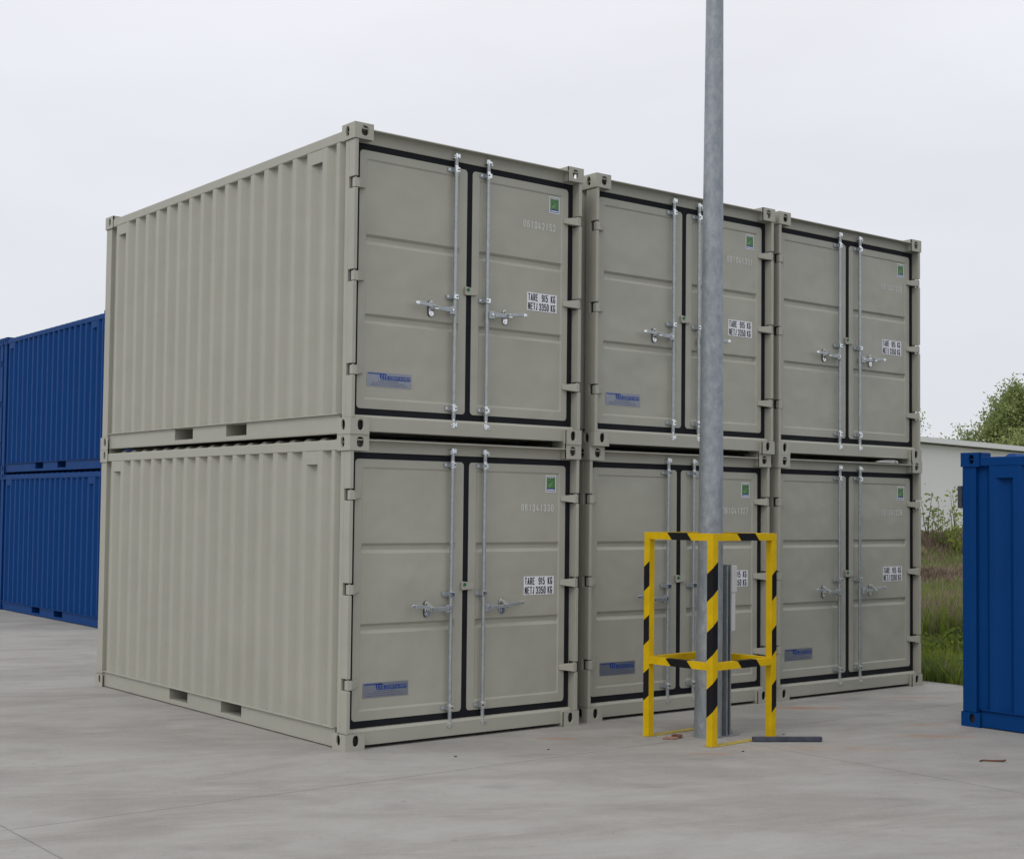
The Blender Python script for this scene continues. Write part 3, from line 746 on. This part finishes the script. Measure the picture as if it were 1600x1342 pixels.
for ztop, top in ((gh, True), (.612, False)):
    z0, z1 = ztop - rt, ztop; i_ = 0 if top else gt
    sh = .0 if top else .002
    # -x side rail (left), stripe fractions measured from the left post towards the near post
    mb = MB(); ya, yb = (0 if top else gt), (gb if top else gb - gt)
    mb.box(sh, gt - sh, ya, yb, z0, z1, YEL)
    f = [(.343, .631), (.41, .695)] if top else [(.327, .634), (.404, .704)]
    yy = lambda q: gb * (1 - q)
    mb.prism([(yy(f[0][0]), z1), (yy(f[0][1]), z1), (yy(f[1][1]), z0), (yy(f[1][0]), z0)], 0, sh - E_, sh, TAPE)
    mb.prism([(sh - E_, yy(f[0][0])), (sh - E_, yy(f[0][1])), (gt - sh, yy(f[0][1])), (gt - sh, yy(f[0][0]))], 2, z1, z1 + E_, TAPE)
    mb.build('rail', gr, bevel=.0022)
    mb = MB(); xa, xb = (gt, ga - gt)
    x1_ = ga if top else ga - gt
    mb.box(gt + (.0005 if top else 0), x1_, sh, gt - sh, z0, z1, YEL)
    f = [(.364, .654), (.434, .719)] if top else [(.385, .68), (.45, .744)]
    xx = lambda q: ga * q
    mb.prism([(xx(f[0][0]), z1), (xx(f[0][1]), z1), (xx(f[1][1]), z0), (xx(f[1][0]), z0)], 1, sh - E_, sh, TAPE)
    mb.prism([(xx(f[0][0]), sh - E_), (xx(f[0][1]), sh - E_), (xx(f[0][1]), gt - sh), (xx(f[0][0]), gt - sh)], 2, z1, z1 + E_, TAPE)
    mb.build('rail', gr, bevel=.0022)
    mb = MB(); mb.box(gt + (.0005 if top else 0), (ga - gt - .0005) if top else ga - gt, gb - gt + sh, gb - sh, z0, z1, YEL)
    mb.prism([(xx(.37), z1), (xx(.66), z1), (xx(.73), z0), (xx(.44), z0)], 1, gb - sh, gb - sh + E_, TAPE); mb.build('rail', gr, bevel=.0022)
    mb = MB(); mb.box(ga - gt + sh, ga - sh, gt + (.0005 if top else 0), gb if top else gb - gt, z0, z1, YEL)
    mb.prism([(yy(.35), z1), (yy(.64), z1), (yy(.71), z0), (yy(.42), z0)], 0, ga - sh, ga - sh + E_, TAPE); mb.build('rail', gr, bevel=.0022)
for y in (-.006, gb - gt - .006):
    mb = MB(); mb.box(-.012, ga + .012, y, y + gt + .012, .001, .007, YELD); mb.build('base_strip', gr)

# ------------------------------------------------------------------ channel post with socket box
ch = empty('utility_post', (2.800, -1.045, 0), .06)
tag(ch, 'short galvanised steel channel with a grey plastic box, standing between pole and guard frame', 'utility post')
mb = MB(); hh = 1.318
mb.box(-.027, -.024, -.026, .026, .006, hh, GALV); mb.box(.024, .027, -.026, .026, .006, hh, GALV); mb.box(-.024, .024, .023, .026, .006, hh, GALV)
mb.box(-.024, -.014, -.026, -.023, .006, hh, GALV); mb.box(.014, .024, -.026, -.023, .006, hh, GALV)
mb.build('channel', ch)
mb = MB(); mb.box(-.04, .11, -.05, .05, .001, .006, GALV)
mb.cyl((.085, -.03, .006), (.085, -.03, .02), .009, .009, ZINC, 6)
mb.build('base_plate', ch)
mb = MB(); mb.prism([(.0275, .006), (.085, .006), (.0275, .11)], 1, -.003, .003, GALV); mb.build('gusset', ch)
mb = MB(); mb.box(.028, .100, -.024, .030, 1.105, 1.312, PLASTIC); mb.build('socket_box', ch, bevel=.004)
mb = MB(); mb.box(.028, .084, -.020, .024, .805, 1.100, PLASTIC); mb.build('cable_cover', ch, bevel=.003)

# ------------------------------------------------------------------ things on the slab
mb = MB(); p0 = Vector((2.745, -1.365, .002)); p1 = Vector((3.185, -1.665, .002)); d = (p1 - p0); ln = d.length
mb.box(0, ln, -.019, .019, .002, .036, DBAR); o = mb.build('steel_bar', bevel=.003); o.location = p0; o.rotation_euler = (0, 0, math.atan2(d.y, d.x))
tag(o, 'short dark steel bar lying on the concrete in front of the guard frame', 'metal bar')
mb = MB(); rr_ = random.Random(5)
mb.prism([(-.06, -.03), (.03, -.045), (.075, .0), (.05, .035), (-.02, .04)], 2, .002, .012, SHARD)
mb.prism([(.02, .03), (.10, .01), (.11, .05), (.05, .07)], 2, .004, .026, RUSTY)
o = mb.build('broken_brick', bevel=.002); o.location = (2.325, -.905, 0); o.rotation_euler = (0, 0, -.6)
tag(o, 'flat reddish broken shard lying at the foot of the pole inside the guard frame', 'debris')
mb = MB(); pts = [Vector((0, 0, .008)), Vector((.03, .015, .010)), Vector((.09, .012, .008)), Vector((.16, -.004, .010)), Vector((.185, .012, .012))]
for a_, b_ in zip(pts[:-1], pts[1:]): mb.cyl(a_, b_, .006, .006, RUSTY, 8)
o = mb.build('bent_rod'); o.location = (3.42, -2.87, 0); o.rotation_euler = (0, 0, R(-38))
tag(o, 'thin bent rusty rod lying on the open concrete near the right blue container', 'debris')
for k, (x, y, s_) in enumerate(((.53, -.60, .012), (2.36, -1.62, .012), (3.2, -1.28, .010), (1.25, -.75, .011))):
    mb = MB(); r2 = random.Random(k); ring = [(s_ * (.7 + .5 * r2.random()) * math.cos(t * math.pi / 3.5), s_ * (.7 + .5 * r2.random()) * math.sin(t * math.pi / 3.5)) for t in range(7)]
    mb.prism(ring, 2, .001, s_ * .55, STONE); o = mb.build('pebble', bevel=.003); o.location = (x, y, 0)
    tag(o, ['tiny dark pebble on the concrete before the left stack', 'tiny dark pebble in front of the near yellow post', 'tiny dark pebble beside the dark steel bar', 'tiny dark pebble before the middle gap of the left and middle stacks'][k], 'pebble', 'pebbles scattered on the concrete')
mb = MB(); pts = [(0, 0), (.07, .006), (.15, .012), (.23, .014), (.28, .010), (.30, .0), (.285, -.010)]
for (a0, z0), (a1, z1) in zip(pts[:-1], pts[1:]):
    mb.add([(a0, -.012, z0), (a1, -.012, z1), (a1, .025, z1), (a0, .025, z0), (a0, -.012, z0 + .006), (a1, -.012, z1 + .006), (a1, .025, z1 + .006), (a0, .025, z0 + .006)],
           [(0, 3, 2, 1), (4, 5, 6, 7), (0, 1, 5, 4), (2, 3, 7, 6), (0, 4, 7, 3), (1, 2, 6, 5)], TRIM)
o = mb.build('plastic_strip'); o.location = (4.6134 + 1.50, .010, 2.240)
tag(o, 'thin white strip poking out of the gap between the two right beige containers', 'plastic strip')

# ------------------------------------------------------------------ far shed
sh_ = empty('shed', BL, R(9))
tag(sh_, 'long pale grey shed with a white roof edge beyond the grass on the right', 'shed')
mb = MB()
mb.box(-11, 70, .03, 16, -.3, 4.75, CLAD)
mb.build('wall', sh_)
mb = MB(); mb.prism([(-.35, 4.80), (-.35, 5.02), (8, 5.9), (16.4, 5.02), (16.4, 4.80)], 0, -11.4, 70.4, TRIM); mb.build('roof', sh_)

# ------------------------------------------------------------------ vegetation
def leaf(mb, p, s_, mat, r):
    d = Vector((r.gauss(0, 1), r.gauss(0, 1), r.gauss(0, .8))).normalized(); u = d.orthogonal().normalized(); v = d.cross(u)
    t = r.random() * 6.28; u, v = u * math.cos(t) + v * math.sin(t), v * math.cos(t) - u * math.sin(t)
    mb.add([p - u * s_, p - v * s_ * .45, p + u * s_, p + v * s_ * .45], [(0, 1, 2, 3)], mat)
def limb(mb, p, d, ln, r0, depth, rnd, tips, spread=.55):
    segs = 3; q = p.copy(); r = r0
    for k in range(segs):
        d2 = (d + Vector((rnd.gauss(0, .10), rnd.gauss(0, .10), rnd.gauss(0, .06) + .03))).normalized()
        q2 = q + d2 * ln / segs; r2 = r * .84; mb.cyl(q, q2, r, r2, BARK, 7, caps=False); q, r, d = q2, r2, d2
        if depth <= 2: tips.append((q.copy(), depth))
        if depth > 0 and k > 0:
            for _ in range(2):
                dd = (d + Vector((rnd.gauss(0, spread), rnd.gauss(0, spread), rnd.gauss(.10, spread * .6)))).normalized()
                limb(mb, q, dd, ln * rnd.uniform(.6, .8), r * .6, depth - 1, rnd, tips, spread)
    if depth > 0: limb(mb, q, d, ln * .75, r * .8, depth - 1, rnd, tips, spread)
def tree(loc, seed, trunk_h, first, label, leaves, lsize, spread=.55, depth=4):
    rnd = random.Random(seed); root = empty('tree', loc); tag(root, label, 'tree', 'trees behind the shed')
    mb = MB(); tips = []; top = Vector((.2, .1, trunk_h)); mb.cyl((0, 0, -.2), top, .24, .17, BARK, 12, caps=False)
    limb(mb, top, Vector((0, 0, 1)), first, .15, depth, rnd, tips, spread)
    for k in range(4):
        a_ = k * 1.6 + rnd.random(); limb(mb, top * (.72 + .09 * k), Vector((math.cos(a_), math.sin(a_), .75)).normalized(), first * .95, .10, depth - 1, rnd, tips, spread)
    mb.build('trunk', root)
    lm = MB()
    for _ in range(leaves):
        p, dp = rnd.choice(tips)
        if math.sin(p.x * 1.9 + seed) * math.sin(p.y * 1.7) * math.sin(p.z * 2.1 + 1) > .42: continue
        q = p + Vector((rnd.gauss(0, .26), rnd.gauss(0, .26), rnd.gauss(0, .20)))
        leaf(lm, q, lsize * rnd.uniform(.6, 1.3), TL1 if rnd.random() < .6 else TL2, rnd)
    lm.build('crown', root); return root
# directions from the camera through the picture columns where the trees stand
CP = Vector((-5.335, -8.585, 0))
def polar(az_u, dist):
    """ground point `dist` metres away along the bearing of a picture column (bearing worked out from the lens)"""
    an = math.atan((az_u - 802.4) / 2193.8); th = math.pi / 2 - .6726 - an
    return CP + Vector((math.cos(th), math.sin(th), 0)) * dist
tree(polar(1600, 88), 11, 2.5, 2.42, 'broad loose-crowned green tree rising over the shed roof at the right edge', 46000, .105, .64)
tree(polar(1400, 88), 5, 2.4, 2.05, 'tree mostly behind the right beige stack, a few twigs peeping past its edge', 9000, .10, .55)

def weed(loc, h, label, seed, mat, stems=3, name='weed'):
    rnd = random.Random(seed); o_ = empty(name, loc); tag(o_, label, 'weed', 'tall weeds on the grass')
    mb = MB(); lm = MB()
    for k in range(stems):
        q = Vector((rnd.gauss(0, .07), rnd.gauss(0, .07), -.15)); d = Vector((rnd.gauss(0, .12), rnd.gauss(0, .12), 1)).normalized(); hh_ = h * rnd.uniform(.65, 1.0)
        for s_ in range(8):
            q2 = q + (d + Vector((rnd.gauss(0, .06), rnd.gauss(0, .06), 0))) * hh_ / 8; mb.cyl(q, q2, .012 * h * (1 - s_ / 10), .012 * h * (1 - (s_ + 1) / 10), G4, 5, caps=False); q = q2
            for _ in range(5): leaf(lm, q + Vector((rnd.gauss(0, .10 * h), rnd.gauss(0, .10 * h), rnd.gauss(0, .06 * h))), .05 * h ** .6 * rnd.uniform(.6, 1.4), mat, rnd)
    mb.build('stem', o_); lm.build('foliage', o_)
for u, dist, h, lab, sd, mt in ((1451, 55, 2.4, 'thin weed nearest the beige stack, dotted with dark leaves against the pale shed', 1, G1),
                                (1458, 55, 1.9, 'second thin weed from the beige stack, bending against the pale shed', 2, G1),
                                (1472, 54.5, 1.6, 'short spreading weed midway along the gap before the pale shed', 3, G1),
                                (1493, 54, 2.5, 'tall bright green weed next to the right blue container against the shed', 4, G3),
                                (1499, 53, 1.9, 'bushy green weed touching the right blue container outline, lower than its neighbour', 6, G3)):
    p = polar(u, dist); weed((p.x, p.y, ground_h(p.x, p.y)), h, lab, sd, mt, 2 if u < 1465 else 4)
for u, dist, h, lab, sd in ((1494, 20.0, .75, 'low bright yellow-green leafy plant in the grass beside the blue container', 21), (1500, 17.6, .6, 'low leafy plant at the slab edge half hidden by the blue container', 22), (1458, 17.8, .4, 'low leafy plant at the slab edge near the beige corner', 23)):
    p = polar(u, dist); weed((p.x, p.y, ground_h(p.x, p.y)), h, lab, sd, G3, 9)

rnd = random.Random(99); gm = MB()
def blade(x, y, h, wd, mat):
    z = ground_h(x, y) - .02; a_ = rnd.random() * 6.283; lx, ly = rnd.gauss(0, .22) * h, rnd.gauss(0, .22) * h; cx, cy = math.cos(a_) * wd, math.sin(a_) * wd
    gm.add([(x - cx, y - cy, z), (x + cx, y + cy, z), (x + lx * .4 + cx * .7, y + ly * .4 + cy * .7, z + h * .6), (x + lx * .4 - cx * .7, y + ly * .4 - cy * .7, z + h * .6), (x + lx, y + ly, z + h)], [(0, 1, 2, 3), (3, 2, 4)], mat)
def patch(x, y): return math.sin(x * .9 + 1.3 * math.sin(y * .5)) * math.sin(y * 1.1 + .7 * x)
for _ in range(46000):
    dist = 15.0 + 43 * rnd.random() ** 1.35; p = polar(rnd.uniform(1395, 1570), dist)
    if p.x < 7.18: continue
    dd = (p - BL).dot(BN)
    if dd > -1: continue
    k = patch(p.x, p.y) + rnd.gauss(0, .45)
    bank = -6.5 < dd < -1.4; ridge = -12.6 < dd < -10.9
    if ridge: mt = G4 if rnd.random() < .8 else G2; h = rnd.uniform(.06, .2)
    elif bank: mt = G4 if k > -.2 else (G2 if rnd.random() < .3 else G1); h = rnd.uniform(.15, .45)
    elif dist < 18.5: mt = G3 if k > .1 else G1; h = rnd.uniform(.10, .34)
    elif dist < 25: mt = (G2 if k > .1 else G1) if rnd.random() < .6 else (G4 if k > .5 else G3); h = rnd.uniform(.25, .75)
    else: mt = G1 if k > -.1 else (G2 if rnd.random() < .5 else G4); h = rnd.uniform(.12, .40)
    blade(p.x, p.y, h, (.006 + .00055 * dist) * rnd.uniform(.6, 1.5), mt)
for _ in range(7000):                                   # the same sward carried on along the slab edge
    x = 7.2 + abs(rnd.gauss(0, 4)); y = rnd.uniform(-12, 14); blade(x, y, rnd.uniform(.1, .4), .014, G1 if rnd.random() < .7 else G2)
for _ in range(9000):                                   # broad weed leaves among the blades
    p = polar(rnd.uniform(1400, 1560), rnd.uniform(15.6, 26)); 
    if p.x < 7.2 or patch(p.x * 1.7, p.y * 1.7) < -.1: continue
    leaf(gm, Vector((p.x, p.y, ground_h(p.x, p.y) + rnd.uniform(.04, .34))), rnd.uniform(.02, .045), G3 if rnd.random() < .6 else G1, rnd)
tag(gm.build('grass'), 'rough grass and dry stalks beyond the edge of the concrete', 'grass', kind='stuff')
